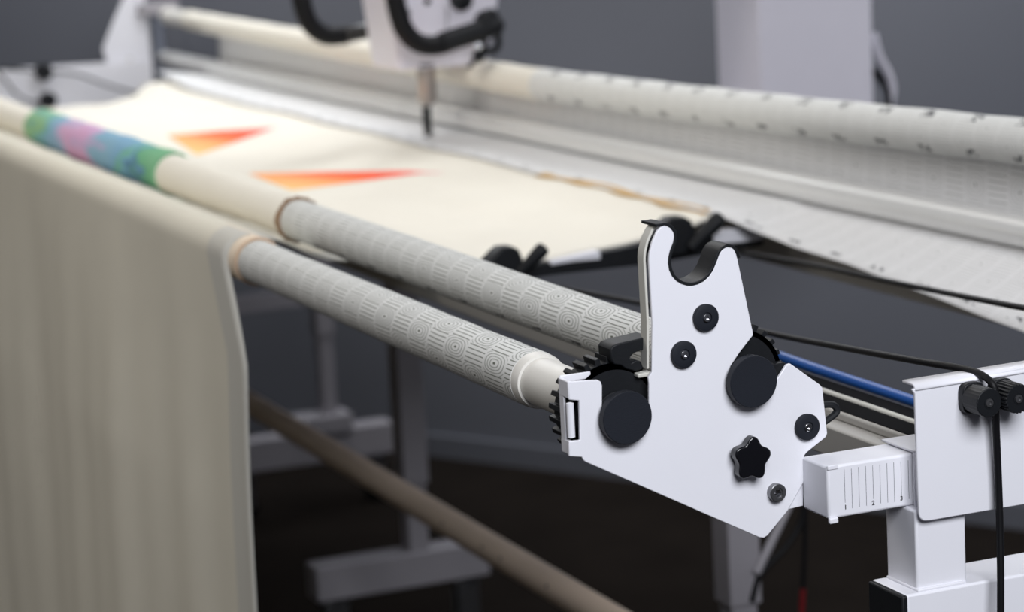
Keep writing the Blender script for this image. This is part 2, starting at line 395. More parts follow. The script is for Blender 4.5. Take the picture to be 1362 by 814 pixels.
wrap('patterned_leader', BX, BZ, [(y, .0228 + .0022 * min(1, y / .8)) for y in ys(.05, 1.165, 40)], LB,
     'grey and white geometric print cloth wound on the upper front roller', 'fabric', wob=.00012)
# cream wraps
prof = [(1.155, .0262), (1.2, .0272)] + [(y, .0275 + .0016 * math.sin(y * 9)) for y in ys(1.26, 1.70, 10)] + [(1.715, .0285)]
wrap('rolled_quilt', BX, BZ + .002, prof, M_quilt, 'plain cream quilt roll between the brown frayed edge and the coloured section', 'quilt', wob=.0006)
COLR = ramp_mat('watercolour_print', [(0, (.20, .45, .26)), (.10, (.16, .42, .24)), (.13, (.10, .22, .36)), (.17, (.20, .42, .56)), (.21, (.18, .45, .28)), (.26, (.20, .38, .56)), (.36, (.24, .42, .55)), (.44, (.25, .43, .56)), (.49, (.56, .38, .58)),
                (.57, (.62, .36, .54)), (.63, (.60, .40, .58)), (.70, (.30, .42, .58)), (.80, (.22, .42, .54)), (.87, (.20, .44, .36)), (.93, (.30, .50, .24)), (1, (.18, .42, .38))], 'Object', 1, 0, .86, .42, (30, 9, 30), interp='LINEAR')
wrap('coloured_quilt_roll', BX, BZ + .003, [(y, .031 + .0008 * math.sin(y * 23)) for y in ys(1.715, 2.57, 20)], COLR,
     'rolled fabric section printed in green, blue and pink watercolour', 'quilt', wob=.0007)
wrap('rolled_quilt', BX, BZ, [(y, .0275 + .001 * math.sin(y * 9)) for y in ys(2.57, 4.15, 16)], M_quilt,
     'cream quilt roll beyond the coloured section, at the left edge of the photo', 'quilt', wob=.0006)
bm = B(); n = 40
lathe_y(bm, [(1.150, .0245), (1.149, .0272), (1.153, .0288), (1.160, .0282), (1.163, .0262)], BX, BZ, n)
for v in bm.verts:
    v.co += Vector((random.uniform(-1, 1), random.uniform(-3, 3), random.uniform(-1, 1))) * .0009
tag(obj('frayed_edge', bm, M_fray, None, loc=(BX, 1.15, BZ)), 'brown frayed fabric edge ringing the upper front roller', 'fabric edge')
# ------------------------------------------------------------------ backing cloth: hangs in front, passes over A, under B, across the table
YE = .965
def wave(s, y):    # folds of the hanging part
    return (.010 * math.sin(y * 7 + .6 * math.sin(s * 4)) + .0035 * math.sin(y * 19 + 1.3 + s) + .0020 * math.sin(y * 41 + s * 3)) * min(1, s / .3)
rows = []; ylist = ys(0, 1, 110); zb = .44
for k in range(41):
    s = k / 40 * .86; row = []
    for t in ylist:
        yend = YE + .022 - .078 * min(1, s * 9) + .010 * math.sin(s * 7 + .3) * min(1, s * 4) ; y = yend + (4.12 - yend) * t
        row.append(Vector((AX - .0285 - .035 * s + wave(s, y) - .012 * min(1, s / .3), y, AZ - s)))
    rows.append(row)
rows.reverse(); L0 = len(rows)
arc = [Vector((AX - .0285 * math.cos(a), 0, AZ + .0285 * math.sin(a))) for a in [PI / 2 * i / 7 for i in range(1, 8)]]
tail = catmull([arc[-1], Vector((.045, 0, AZ + .010)), Vector((.10, 0, BZ - .0345)), Vector((.16, 0, .972)), Vector((.27, 0, .948))], 4)[1:]
for p in arc + tail:
    far = max(0, p.x) / .27
    rows.append([Vector((p.x, (YE + .022 + .17 * far) + (4.12 - .3 * far - YE - .022 - .17 * far) * t, p.z)) for t in ylist])
bm = B(); grid(bm, rows, lambda i, j: (ylist[j], i / len(rows)))
m_ = M_cloth; nt = m_.node_tree; X.nt = nt; uvn = nt.nodes.new('ShaderNodeUVMap'); sp = nt.nodes.new('ShaderNodeSeparateXYZ'); nt.links.new(uvn.outputs[0], sp.inputs[0])
mx0 = [n for n in nt.nodes if n.type == 'MIX'][0]; mxs = nt.nodes.new('ShaderNodeMix'); mxs.data_type = 'RGBA'; nt.links.new(mx0.outputs[2], mxs.inputs[6]); mxs.inputs[7].default_value = (.66, .65, .60, 1)
nt.links.new(X(sp.outputs[0]).lt(.026).v, mxs.inputs[0]); nt.links.new(mxs.outputs[2], nt.nodes['Principled BSDF'].inputs['Base Color'])
cl = obj('backing_cloth', bm, M_cloth, None, loc=(AX, 1, .5), solid=.0012)
tag(cl, 'long unbleached muslin cloth hanging in soft folds over the lower front roller', 'cloth')
wrap('cloth_cuff', AX, AZ, [(.962, .0262), (.968, .0277), (1.0, .028), (1.1, .028)], mat('peach_cuff', (.76, .64, .50), .85, var=.06, scale=30), 'peach cream cuff of cloth around the lower roller at the drape edge', 'fabric edge')
bm = B(); lathe_y(bm, [(.9585, .0248), (.9575, .0268), (.961, .0285), (.965, .0272)], AX, AZ, 48)
tag(obj('fabric_edge', bm, M_hem, None, loc=(AX, .96, AZ)), 'thin orange brown stitched edge of the cuff on the lower roller', 'fabric edge')

# quilt top on the table
RX = .80; RZ = on_x(1362, 308, RX).z; RR = .0180
def qz(x, y):
    t = (x - .25) / .435
    zz = .950 * (1 - t) + .966 * t - .026 * (4 * max(0, min(1, t)) * (1 - max(0, min(1, t)))) * .75
    zz += .0016 * math.sin(y * 13 + x * 20) * min(1, (y - 1.1) * 2) + .001 * math.sin(x * 60 + y * 4)
    if y > 3.4 and t > .8: zz += (y - 3.4) ** 2 * .5 * (t - .8)
    return zz
NX, NY = 40, 120; rows = []
for i in range(NX + 1):
    row = []
    for j in range(NY + 1):
        u = i / NX; x0 = .235 + .45 * u; yn = 1.150 + .006 * math.sin(x0 * 40); yf = 3.74 + .10 * u + .035 * math.sin(x0 * 33) + .02 * math.sin(x0 * 71)
        y = yn + (yf - yn) * j / NY; x = x0 + (.0 if u < .9 else (u - .9) * .6 * max(0, y - 2.6) * .6)
        row.append(Vector((x, y, qz(x0, y))))
    rows.append(row)
bm = B(); grid(bm, rows, lambda i, j: (i / NX, j / NY))
qt = obj('quilt', bm, M_quilt, None, loc=(.45, 2.4, .95), solid=.004); tag(qt, 'cream quilt stretched flat on the frame with two red and orange points', 'quilt')
SP = ramp_mat('red_to_yellow_dye', [(0, (.90, .58, .24)), (.28, (.93, .42, .17)), (.55, (.90, .13, .05)), (.8, (.90, .16, .12)), (1, (.80, .42, .48))], 'UV', 0, 0, 1, .12, (3, 14, 1), interp='LINEAR')
def on_quilt(px, py):
    z = .95
    for _ in range(6): p = on_z(px, py, z); z = qz(p.x, p.y) + .0026
    return Vector((p.x, p.y, z))
def spike(tip, a, b):
    bm = B(); n = 24; rows = []
    for i in range(n + 1):
        t = i / n; row = []
        for k in range(5):
            f = k / 4; bx, by = a[0] + (b[0] - a[0]) * f, a[1] + (b[1] - a[1]) * f
            row.append(on_quilt(bx + (tip[0] - bx) * t, by + (tip[1] - by) * t + .8 * (f - .5) * (1 - t)))
        rows.append(row)
    grid(bm, rows, lambda i, j: (.30 + .7 * i / n - .34 * (j / 4) * (1 - i / n), j / 4)); return bm
obj('appliqued_point', spike((372, 168), (222, 180), (262, 206)), SP, qt, label='red to yellow pointed patch farther from the plate')
obj('appliqued_point', spike((592, 226), (330, 231), (388, 253)), SP, qt, label='red to yellow pointed patch nearer the plate')
bm = B(); rows = []
for i in range(25):
    y = 1.17 + .55 * i / 24; wv = .008 * (.25 + .75 * math.sin(i * .55))
    rows.append([Vector((.668 + .004 * math.sin(i), y, qz(.668, y) + .004)), Vector((.668 + wv + .01, y, qz(.68, y) + .006))])
grid(bm, rows); obj('backing_strip', bm, M_gold, qt, solid=.001, label='tan strip showing along the rear edge')
# leader sheet from the quilt's rear edge under the rail and up to the take-up roller
LS = leader_mat('leader_print_sheet', [(.012, .003)], .5, .1, .46, (.80, .80, .81))
TZ = [(4.24, on_x(215, 20, RX).z + .0), (3.0, on_x(455, 64, RX).z), (2.05, on_x(700, 110, RX).z), (1.5, on_x(900, 135.5, RX).z), (1.07, on_x(1100, 159, RX).z), (.626, on_x(1362, 188, RX).z), (0, 1.115)]
def tz(y):
    for (y1, z1), (y0, z0) in zip(TZ, TZ[1:]):
        if y >= y0: return z0 + (z1 - z0) * (y - y0) / (y1 - y0)
    return TZ[-1][1]
edge = [on_x(px, py, .70) for px, py in ((985, 300), (1060, 330), (1130, 352), (1190, 376), (1250, 398), (1310, 422), (1362, 441), (1440, 474), (1560, 520))]
edge.sort(key=lambda v: v.y)
def edge_at(y):
    if y >= edge[-1].y: return None
    for a, b in zip(edge, edge[1:]):
        if a.y <= y <= b.y: t = (y - a.y) / (b.y - a.y); return a.z + (b.z - a.z) * t
    return edge[0].z
rows = []; YS = ys(.06, 3.9, 96)
for k in range(13):
    row = []
    for y in YS:
        ez = edge_at(y); free = ez is not None and y < 1.15
        P0 = Vector((.70, y, ez)) if free else Vector((.672, y, qz(.685, y) + .003))
        pts = [P0, P0.lerp(Vector((RX - .004, y, RZ - RR - .002)), .5) + Vector((0, 0, -.004 if free else .002)), Vector((RX + .004, y, RZ - RR - .002)), Vector((RX + RR * .75, y, RZ - RR * .6)), Vector((RX + RR + .002, y, RZ + .004)), Vector((RX + .024, y, tz(y) - .004))]
        s = k / 12 * 5; i = min(4, int(s)); f = s - i; row.append(pts[i].lerp(pts[i + 1], f))
    rows.append(row)
bm = B(); grid(bm, rows, lambda i, j: (YS[j], i / 12 * .25))
tag(obj('leader_sheet', bm, LS, None, loc=(RX, 1, RZ), solid=.001), 'white printed leader cloth hanging from the rear rail to the quilt edge', 'fabric')
# take-up roller with its wound cloth, sagging a little
tk = thing('take_up_roller', 'rear take-up roller along the top of the frame, wound with pale cloth', 'roller', (RX, 0, 1.1))
def roll_along(y0, y1, r0, r1, m, name, n=40, parent=None, vis=None):
    bm = B(); uv = bm.loops.layers.uv.verify(); P = []; k = 44
    for i in range(n + 1):
        y = y0 + (y1 - y0) * i / n; r = r0 + (r1 - r0) * i / n + .0006 * math.sin(y * 33)
        P.append([Vector((RX + r * math.cos(2 * PI * j / k), y, tz(y) + r * math.sin(2 * PI * j / k))) for j in range(k)])
    V = [[bm.verts.new(p) for p in row] for row in P]
    for i in range(n):
        for j in range(k):
            f = bm.faces.new((V[i][j], V[i][(j + 1) % k], V[i + 1][(j + 1) % k], V[i + 1][j]))
            for l, (a, c) in zip(f.loops, ((i, j), (i, j + 1), (i + 1, j + 1), (i + 1, j))): l[uv].uv = (y0 + (y1 - y0) * a / n, c / k * .163)
    bm.faces.new(V[0][::-1]); bm.faces.new(V[-1])
    return obj(name, bm, m, parent)
LT = leader_mat('leader_print_takeup', [(.052, .0075), (.100, .006)], .4, .1, .46)
roll_along(.02, 4.24, .020, .020, M_tube, 'core_tube', 30, tk)
roll_along(.1, 1.98, .0262, .0262, LT, 'wound_leader', 40, tk)
roll_along(1.98, 4.05, .0268, .0225, M_quilt, 'wound_quilt', 40, tk)
# shiny leveller rail
rl = thing('leveller_rail', 'shiny silver rail below the take-up roller, cloth passing behind it', 'rail', (RX, 0, RZ))
obj('rail_tube', lathe_y(B(), [(.0, RR), (4.30, RR)], RX, RZ, 64), M_shiny, rl)
obj('end_plug', lathe_y(B(), [(-.006, RR * .9), (-.006, RR * 1.04), (.0, RR * 1.04)], RX, RZ, 48), M_black, rl)

# ------------------------------------------------------------------ frame: long front rail, rods, hose
fr = thing('front_rail', 'long tan grey front rail of the frame running under the upper roller', 'rail', (.27, 0, .9))
zt, zb_ = on_x(1197, 602, .27).z, on_x(1290, 681, .27).z
obj('rail_body', box(B(), .27, .345, -.045, 4.24, zb_, zt), M_rail, fr, bevel=.002)
z2 = on_x(1157, 561, .29).z
obj('raised_ledge', box(B(), .288, .345, -.045, 4.24, zt, z2), M_rail, fr, bevel=.0025, seg=3)
obj('black_strip', box(B(), .2905, .345, -.04, 4.23, z2 - .001, z2 + .001), M_strip, fr)  # thin matt black strip along the top of the ledge
z3 = on_x(1155, 540, .32).z
bm = B(); lathe_y(bm, [(-.045, .0032), (1.12, .0032)], .318, z3, 20); obj('track_rod', bm, M_cream, fr)
zbz = on_x(1140, 510, .35).z
bm = B(); ya = on_x(925, 440, .352).y
sweep(bm, catmull([(.352, -.03, zbz), (.352, ya * .5, zbz), (.352, ya, zbz), (.356, ya + .12, zbz - .02), (.37, ya + .2, zbz - .09), (.40, ya + .22, zbz - .16)], 8), .0052, 20)
hs = tag(obj('air_hose', bm, M_blue, None, loc=(.352, 0, zbz)), 'bright blue hose running along the frame behind the white plate', 'hose')
bm = B(); box(bm, RX - .03, RX + .03, -.045, 4.24, RZ - .105, RZ - .055)
tag(obj('rear_rail', bm, M_rail, None, bevel=.002, loc=(RX, 0, RZ - .08)), 'rear table rail below the leader cloth, on the leg posts', 'rail')

# ------------------------------------------------------------------ extension arm with ruler
arm = thing('extension_arm', 'white square arm with printed inch ruler beside the notched side plate', 'arm', (.2, -.02, .905))
al, ab = on_y(1100, 622, -.04), on_y(1101, 692.5, -.04)
AXL, ZT, ZBm = al.x, .9487, .9047
obj('arm_tube', box(B(), AXL, .33, -.04, .002, ZBm, ZT), M_white, arm, bevel=.0022, seg=3)
bm = B(); box(bm, AXL - .0002, AXL + .008, -.0425, -.039, ZBm - .0035, ZBm + .0015); obj('lower_lip', bm, M_white, arm, bevel=.0012, seg=3)
bm = B(); box(bm, AXL + .0002, AXL + .010, -.0408, -.0385, ZT - .0030, ZT + .0006); obj('upper_lip', bm, M_white, arm, bevel=.0006, seg=2)
tx = [365, 420, 475, 530, 585, 640, 695, 748, 803, 860]; ty0 = [315, 310, 298, 290, 285, 278, 268, 262, 255, 245]; ty1 = [575, 618, 607, 598, 545, 580, 575, 570, 520, 545]
bm = B()
for a, b, c in zip(tx, ty0, ty1):
    P = on_y(1060 + a / 5.817, 570 + b / 5.817, -.04); Q = on_y(1060 + a / 5.817, 570 + c / 5.817, -.04)
    box(bm, P.x - .00016, P.x + .00016, -.0402, -.0399, Q.z, P.z)
o = obj('ruler_marks', bm, M_inkl, arm, smooth=False); o['kind'] = 'stuff'
def text_bm(s, size, depth=.0001):
    c = bpy.data.curves.new('t', 'FONT'); c.body = s; c.size = size; c.align_x = 'CENTER'; c.offset = size * .03
    o = bpy.data.objects.new('t', c); me = bpy.data.meshes.new_from_object(o); bm = B(); bm.from_mesh(me)
    bpy.data.objects.remove(o); bpy.data.curves.remove(c); bpy.data.meshes.remove(me)
    bm.transform(Matrix.Rotation(PI / 2, 4, 'X')); return bm
for s, px, py in (('1', 376, 624), ('2', 590, 591), ('3', 809, 555)):
    P = on_y(1060 + px / 5.817, 570 + py / 5.817, -.04); bm = text_bm(s, .0052); bm.transform(Matrix.Translation((P.x, -.0402, P.z)))
    obj('ruler_numeral', bm, M_ink, arm, smooth=False)

# ------------------------------------------------------------------ leg stands
def caster(t, x, y, z):
    bm = B(); box(bm, x - .02, x + .02, y - .018, y - .014, .03, z - .012); box(bm, x - .02, x + .02, y + .014, y + .018, .03, z - .012)
    box(bm, x - .024, x + .024, y - .02, y + .02, z - .014, z - .008); lathe(bm, [(0, .007), (.012, .007)], (x, y, z - .010), (0, 0, 1), 16)
    c = obj('caster', bm, M_steel, t, bevel=.001)
    bm = B(); lathe_y(bm, [(y - .011, .026), (y - .009, .030), (y + .009, .030), (y + .011, .026)], x, .030, 32)
    obj('wheel', bm, M_rubber, c)
def stand(label, x, y, x0, x1, fz0, fz1, top, w_=.025, y2=.02, group=None, split=.45):
    t = thing('leg_stand', label, 'table leg', (x, y, 0), group)
    obj('lower_post', box(B(), x - w_ * .8, x + w_ * .8, y - w_ * .8, y + w_ * .8, fz1, split + .06), M_legp, t, bevel=.002)
    obj('upper_post', box(B(), x - w_, x + w_, y - w_, y + w_, split, top), M_legp, t, bevel=.002)
    obj('foot_beam', box(B(), x0, x1, y - .03, y + .03, fz0, fz1), M_legp, t, bevel=.003)
    for cx_ in (x0 + .04, x1 - .04): caster(t, cx_, y, fz0)
    return t
ZR = RZ - .105
P = CAM + ray(567, 700) * 4.58; py_ = P.y
f0, f1, f2, f3 = on_y(419, 755, py_), on_y(430, 800, py_), on_y(616, 726, py_), on_y(665, 762, py_)
xl, xr = on_y(545, 700, py_).x, on_y(571, 700, py_).x
LX = (xl + xr) / 2
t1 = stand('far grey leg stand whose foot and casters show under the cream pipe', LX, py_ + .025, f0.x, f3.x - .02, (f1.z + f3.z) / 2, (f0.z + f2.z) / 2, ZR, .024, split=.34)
obj('top_cap', box(B(), LX - .03, .80, py_ + .005, py_ + .045, ZR - .02, ZR), M_legp, t1, bevel=.002)
P2 = CAM + ray(980, 750) * 3.38
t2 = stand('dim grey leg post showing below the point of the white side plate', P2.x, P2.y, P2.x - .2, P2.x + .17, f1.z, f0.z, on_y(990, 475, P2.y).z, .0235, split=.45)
bm = B(); q0, q1 = on_y(1006, 762, P2.y - .03), on_y(1030, 712, P2.y - .03); sweep(bm, [q0, q1 + (q1 - q0) * .8], .006, 8); obj('brace', bm, M_legp, t2)
# distant stand
P3 = CAM + ray(436, 540) * 5.75; yy = P3.y
g0, g1 = on_y(345, 560, yy), on_y(520, 605, yy)
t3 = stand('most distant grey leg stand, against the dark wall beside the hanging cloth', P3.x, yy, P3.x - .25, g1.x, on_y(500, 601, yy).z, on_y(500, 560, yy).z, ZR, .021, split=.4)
obj('post_shoe', box(B(), on_y(385, 550, yy).x, on_y(462, 550, yy).x, yy - .04, yy + .04, on_y(440, 572, yy).z, on_y(440, 548, yy).z), M_legp, t3, bevel=.003)
# near stand: stub post and cross beam (its centre post and foot stand outside the frame)
t0 = thing('leg_stand', 'near white stand: short square post on a beam with black end cap', 'table leg', (.7, -.03, 0))
yb = -.06; bt = on_y(1206, 792, yb)
BZT = bt.z; BXL = bt.x
obj('cross_beam', box(B(), BXL, 1.05, yb, -.005, BZT - .06, BZT), M_white, t0, bevel=.0022, seg=3)
bm = B(); box(bm, BXL - .004, BXL + .003, yb + .0005, -.0055, BZT - .0595, BZT - .0008); obj('beam_end_cap', bm, M_black, t0, bevel=.0016, seg=2, label='black plastic end cap')
pm, pr = on_y(1220, 780, -.055), on_y(1286, 768, -.055)
obj('stub_post', box(B(), pm.x, pr.x, -.055, -.008, BZT - .001, .9045), M_white, t0, bevel=.0022, seg=3)
bm = B(); box(bm, pm.x - .001, pr.x - .004, -.058, -.008, BZT - .0005, BZT + .0022); obj('weld_plate', bm, M_white, t0, bevel=.001)
obj('centre_post', box(B(), .67, .72, -.055, -.008, .2, BZT - .06), M_white, t0, bevel=.002)
obj('foot_beam', box(B(), .48, .92, -.06, -.003, f1.z, f0.z), M_white, t0, bevel=.003)
for cx_ in (.52, .88): caster(t0, cx_, -.03, f1.z)
# ------------------------------------------------------------------ near end bracket with the cord guides
br = thing('end_bracket', 'large white end panel with rounded lower corner and two black cord guides', 'bracket', (.28, -.06, .9))
yk = -.062
o_ = [(1213, 518), (1217, 524), (1222.5, 683), (1224, 689), (1229, 692.8), (1236, 692.5), (1370, 669.7), (1500, 648), (1500, 464), (1370, 487)]
pp = xz(o_, yk); obj('panel', prism_y(B(), pp, yk, yk + .0028), M_white, br, bevel=.0007)
q = xz([(1217, 512.5), (1500, 467)], yk)
bm = B(); P0, P1 = q
rows = []
for i in range(7):
    a = PI / 2 * i / 6; rr = .0045
    rows.append([Vector((P0[0], yk + rr - rr * math.cos(a) + .0001, P0[1] - rr + rr * math.sin(a))), Vector((P1[0], yk + rr - rr * math.cos(a) + .0001, P1[1] - rr + rr * math.sin(a)))])
rows.append([Vector((P0[0], yk + .019, P0[1])), Vector((P1[0], yk + .019, P1[1]))])
grid(bm, rows); obj('rolled_top_edge', bm, M_white, br, solid=.0022)
# sleeve around the arm
bm = B(); s0 = on_y(1215, 599, -.0425); zs = s0.z
box(bm, s0.x - .0012, .34, -.0445, -.0425, ZBm - .004, zs); box(bm, s0.x - .0012, .34, -.0445, .006, zs - .0018, zs + .0002)
obj('arm_sleeve', bm, M_white, br, bevel=.0006)
def knob(px, py, knurl, label):
    c = on_y(px, py, yk - .030); r = .0117; n = 96; L = .030
    bm = B(); pts = []
    for i in range(n):
        t = 2 * PI * i / n; rr = r + (.0006 if (i // 2) % 2 else -.0004) * (1 if knurl else .25); pts.append((c.x + rr * math.cos(t), c.z + rr * math.sin(t)))
    prism_y(bm, pts, yk - L, yk - .008)
    k = obj('cord_guide', bm, M_black, br, bevel=.0007, seg=2, label=label)
    bm = B(); s = []
    for i in range(32):
        t = 2 * PI * i / 32; sx = abs(math.cos(t)) ** .6 * (1 if math.cos(t) > 0 else -1); sz = abs(math.sin(t)) ** .6 * (1 if math.sin(t) > 0 else -1)
        s.append((c.x + .0105 * sx, c.z + .0128 * sz))
    prism_y(bm, s, yk - .008, yk); obj('guide_base', bm, M_black, k, bevel=.001)
    bm = B(); lathe_y(bm, [(yk - L + .001, .0050), (yk - L - .0004, .0048), (yk - L - .0004, .0042), (yk - L + .0004, .004), (yk - L + .0006, 0)], c.x, c.z, 32); obj('recess', bm, M_black, k)
    bm = B(); lathe_y(bm, [(yk - L, .0036), (yk - L - .0009, .0034), (yk - L - .001, .0017), (yk - L - .0002, .0015), (yk - L - .0002, 0)], c.x, c.z, 24); obj('screw', bm, M_steel, k)
knob(1316, 536, False, 'smooth black cord guide with steel screw')
knob(1355, 530.5, True, 'ribbed black cord guide with steel screw')

# cables
def cable(pts, r, label, m=M_rubber, k=8, name='cable'):
    o = obj(name, sweep(B(), catmull(pts, k), r, 12), m, None, loc=tuple(pts[0])); return tag(o, label, 'cable')
pts = [on_y(745, 383, 1.05), on_y(860, 405, .75), on_y(1010, 440, .42), on_y(1110, 460, .20), on_y(1220, 480, .02), on_y(1283, 491, -.045), on_y(1308, 500, -.068), on_y(1322, 515, -.080),
       on_y(1325, 540, -.078), on_y(1325, 570, -.074), on_y(1328, 640, -.072), on_y(1330, 700, -.074), on_y(1331, 760, -.078), on_y(1331, 830, -.08), on_y(1331, 1000, -.08), on_y(1338, 1500, -.085), on_y(1345, 2180, -.09)]
cable(pts, .0031, 'black cord running between the two cord guides and down the white panel')
pts = [on_y(985, 336, 1.10), on_y(1080, 352, .85), on_y(1196, 377, .55), on_y(1290, 396, .35), on_y(1370, 411, .2), on_y(1500, 433, .0), on_y(1560, 438, -.05)]
cable(pts, .0030, 'black cord stretched from the quilt clamp across the leader cloth')
y_ = 1.1
pts = [on_y(*p, y_) for p in ((1071, 640), (1071, 690), (1070, 740), (1068, 783))]
cc = cable(pts, .0035, 'thin black cable hanging under the frame with a red tip')
bm = B(); a, b = on_y(1068, 783, y_), on_y(1067, 802, y_); sweep(bm, [a, b, b + (b - a) * 3], [.004, .0045, .003], 10); obj('red_tip', bm, M_red, cc, label='red plug tip')
for me_ in (bpy.data.objects['cable.002'],): pass
pts = [on_y(*p, y_) for p in ((1075, 640), (1066, 692), (1045, 728), (1022, 752), (1008, 770), (1000, 800))]
cable(pts, .0045, 'thin black cable curving down behind the white side plate to the leg')

# ------------------------------------------------------------------ quilt side clamp bar and clamps
sb = thing('clamp_bar', 'black bar with two white sleeves clamped along the near quilt edge', 'clamp bar', (.5, 1.14, .93))
y = 1.138
bm = B(); prism_y(bm, xz([(640, 362), (700, 356), (735, 349), (860, 324), (1012, 298), (1016, 326), (860, 352), (735, 366), (640, 380)], y), y, y + .012)
obj('bar', bm, M_black, sb, bevel=.0015)
bm = B(); prism_y(bm, xz([(733, 346.5), (765, 340.5), (799, 334), (799, 345), (765, 348), (733, 353)], y - .003), y - .003, y + .016); obj('sleeve', bm, M_white, sb, bevel=.001)
bm = B(); prism_y(bm, xz([(950, 308.5), (1015, 299), (1018, 315), (1010, 320), (950, 325)], y - .003), y - .003, y + .016); obj('sleeve', bm, M_white, sb, bevel=.001)
def clamp(dx, dy, s, label):
    y = 1.12; c = on_y(dx, dy, y); t = thing('quilt_clamp', label, 'clamp', tuple(c))
    pt = lambda u, v: on_y(dx + u * s, dy + v * s, y)
    poly = [(-42, 14), (-38, 5), (-26, -8), (-19, -14), (-6, -15), (1, -11), (5, -2), (6, 16), (-10, 24), (-30, 24)]
    bm = B(); prism_y(bm, [(pt(*p).x, pt(*p).z) for p in poly], y, y + .028); obj('jaw', bm, M_black, t, bevel=.003, seg=3)
    a = pt(-2, 16); b = pt(26, -19); ax = b - a; L = ax.length; r = .0080 * s
    bm = B(); lathe(bm, [(0, r * .7), (L * .3, r * .85), (L * .8, r * 1.05), (L - r * .5, r), (L - r * .15, r * .75), (L, 0)], a + Vector((0, -.006, 0)), ax + Vector((0, -.012, 0)), 20)
    obj('handle', bm, M_black, t)
    bm = B(); lathe_y(bm, [(y - .004, .004 * s), (y + .02, .004 * s)], pt(2, 12).x, pt(2, 12).z, 16); obj('pivot_pin', bm, M_steel, t)
clamp(690, 345, 1.12, 'black lever clamp on the quilt edge left of the white side plate')
clamp(919, 308, 1.32, 'black lever clamp seen behind the hooked top of the side plate')

# ------------------------------------------------------------------ lower pipe
TX = .441; TZc = on_x(600, 697, TX).z
pole = thing('lower_pole', 'long brown cream pipe low under the frame, crossing the leg stands', 'pole', (TX, 0, TZc))
obj('pipe', lathe_y(B(), [(-.03, .0205), (4.2, .0205)], TX, TZc, 40), M_brown, pole)
for px, py in ((605, 701), (658, 733), (683, 749), (745, 786)):
    c = on_x(px, py, TX); n_ = Vector((-.9, 0, .35)).normalized(); p = Vector((TX, c.y, TZc)) + n_ * .0202
    bm = B(); lathe(bm, [(0, .0028), (.0006, .0026), (.0007, 0)], p, n_, 14); obj('hole', bm, M_ink, pole)
for y in (-.03, yy):
    bm = B(); box(bm, TX - .012, .68 if y < 1 else P3.x, y - .004, y + .004, TZc - .02, TZc + .02); obj('hanger_arm', bm, M_legp, pole, bevel=.001)

# ------------------------------------------------------------------ far end of the frame
YF = 4.235
def end_plate(label, y, poly, off=0):
    t = thing('end_plate', label, 'bracket', (.72, y, .9))
    obj('face_plate', prism_y(B(), poly, y, y + .004), M_legp if 0 else M_white, t, bevel=.001); return t
poly = xz([(137, 64), (150, 30), (164, -2), (176, -22), (190, -24), (196, 20), (200, 62), (207, 128), (150, 130), (145, 95)], YF + .03)
poly2 = poly
fp = end_plate('tall grey white end plate holding the rear rollers at the far end', YF + .03, poly2)
c = on_y(172, 80, YF + .03); obj('bolt', lathe_y(B(), [(YF + .03, .006), (YF + .026, .006)], c.x, c.z, 16), M_cream, fp)
c0 = on_y(210, 14, YF + .02); bm = B(); box(bm, poly[4][0] - .02, RX + .03, YF + .0065, YF + .03, c0.z - .010, c0.z + .022); obj('roller_cradle', bm, M_legp, fp, bevel=.003)
ex = RX - poly[4][0] + .0
near_poly = [(p[0] + .035, p[1]) for p in poly]
np_ = end_plate('matching end plate at the near end of the rear rollers', -.012, near_poly)
# vertical silver post at far end with black foot
vp = thing('support_post', 'short silver post with black foot at the far end under the rear roller', 'post', (RX - .03, YF - .12, .93))
ypost = on_x(217, 60, RX + .04).y; a, b = on_y(217, 24, ypost), on_y(217, 116, ypost)
obj('tube', lathe(B(), [(0, .011), ((a - b).length, .011)], b, (0, 0, 1), 24), mat('blue_grey_metal', (.33, .36, .44), .35, .6), vp)
obj('foot', lathe(B(), [(-.015, .006), (-.010, .014), (.012, .014), (.014, .011)], b, (0, 0, 1), 24), M_black, vp)
# far cross panel with cord guides
fb = thing('end_bracket', 'white panel across the far end of the frame with two dark cord guides', 'bracket', (.5, YF, .9))
bp = xz([(-120, 104), (0, 92), (135, 84), (200, 80), (210, 150), (100, 160), (-120, 175)], YF)
obj('panel', prism_y(B(), bp, YF, YF + .004), M_white, fb, bevel=.001)
for (px, py) in ((60, 96), (66, 134)):
    c = on_y(px, py, YF - .03)
    o = obj('cord_guide', lathe_y(B(), [(YF - .03, .018), (YF - .026, .020), (YF, .020)], c.x, c.z, 24), M_black, fb)
cable([on_y(*p, YF - .02) for p in ((190, 127), (140, 112), (100, 98), (60, 95), (20, 92), (-30, 90))], .003, 'dark cord crossing the white far end panel')
cable([on_y(*p, YF - .05) for p in ((66, 136), (40, 135), (22, 125), (5, 105), (-20, 80))], .003, 'dark cord bending down at the left end of the far panel')

# ------------------------------------------------------------------ quilting machine
yn = 2.302
mc = thing('quilting_machine', 'white longarm quilting machine head with needle above the quilt', 'sewing machine', (.715, yn, .96))
def hexa(bm, lo, hi):       # lo, hi: (x0,x1,y0,y1,z)
    v = []
    for x0, x1, y0, y1, z in (lo, hi): v.append([bm.verts.new(p) for p in ((x0, y0, z), (x1, y0, z), (x1, y1, z), (x0, y1, z))])
    bm.faces.new(v[0][::-1]); bm.faces.new(v[1])
    for i in range(4): bm.faces.new((v[0][i], v[0][(i + 1) % 4], v[1][(i + 1) % 4], v[1][i]))
    return bm
yh = 2.235
hb = on_y(531, 95, yh); ht = on_y(516, 0, yh); hr = on_y(650, 84, yh); hr2 = on_y(664, 0, yh)
HP = [(hb.x, hb.z), (hr.x - .01, hb.z - .001), (hr.x, hr.z + .002), (hr2.x, hr2.z), (hr2.x + .02, 1.50), (ht.x - .04, 1.50), (ht.x, ht.z)]
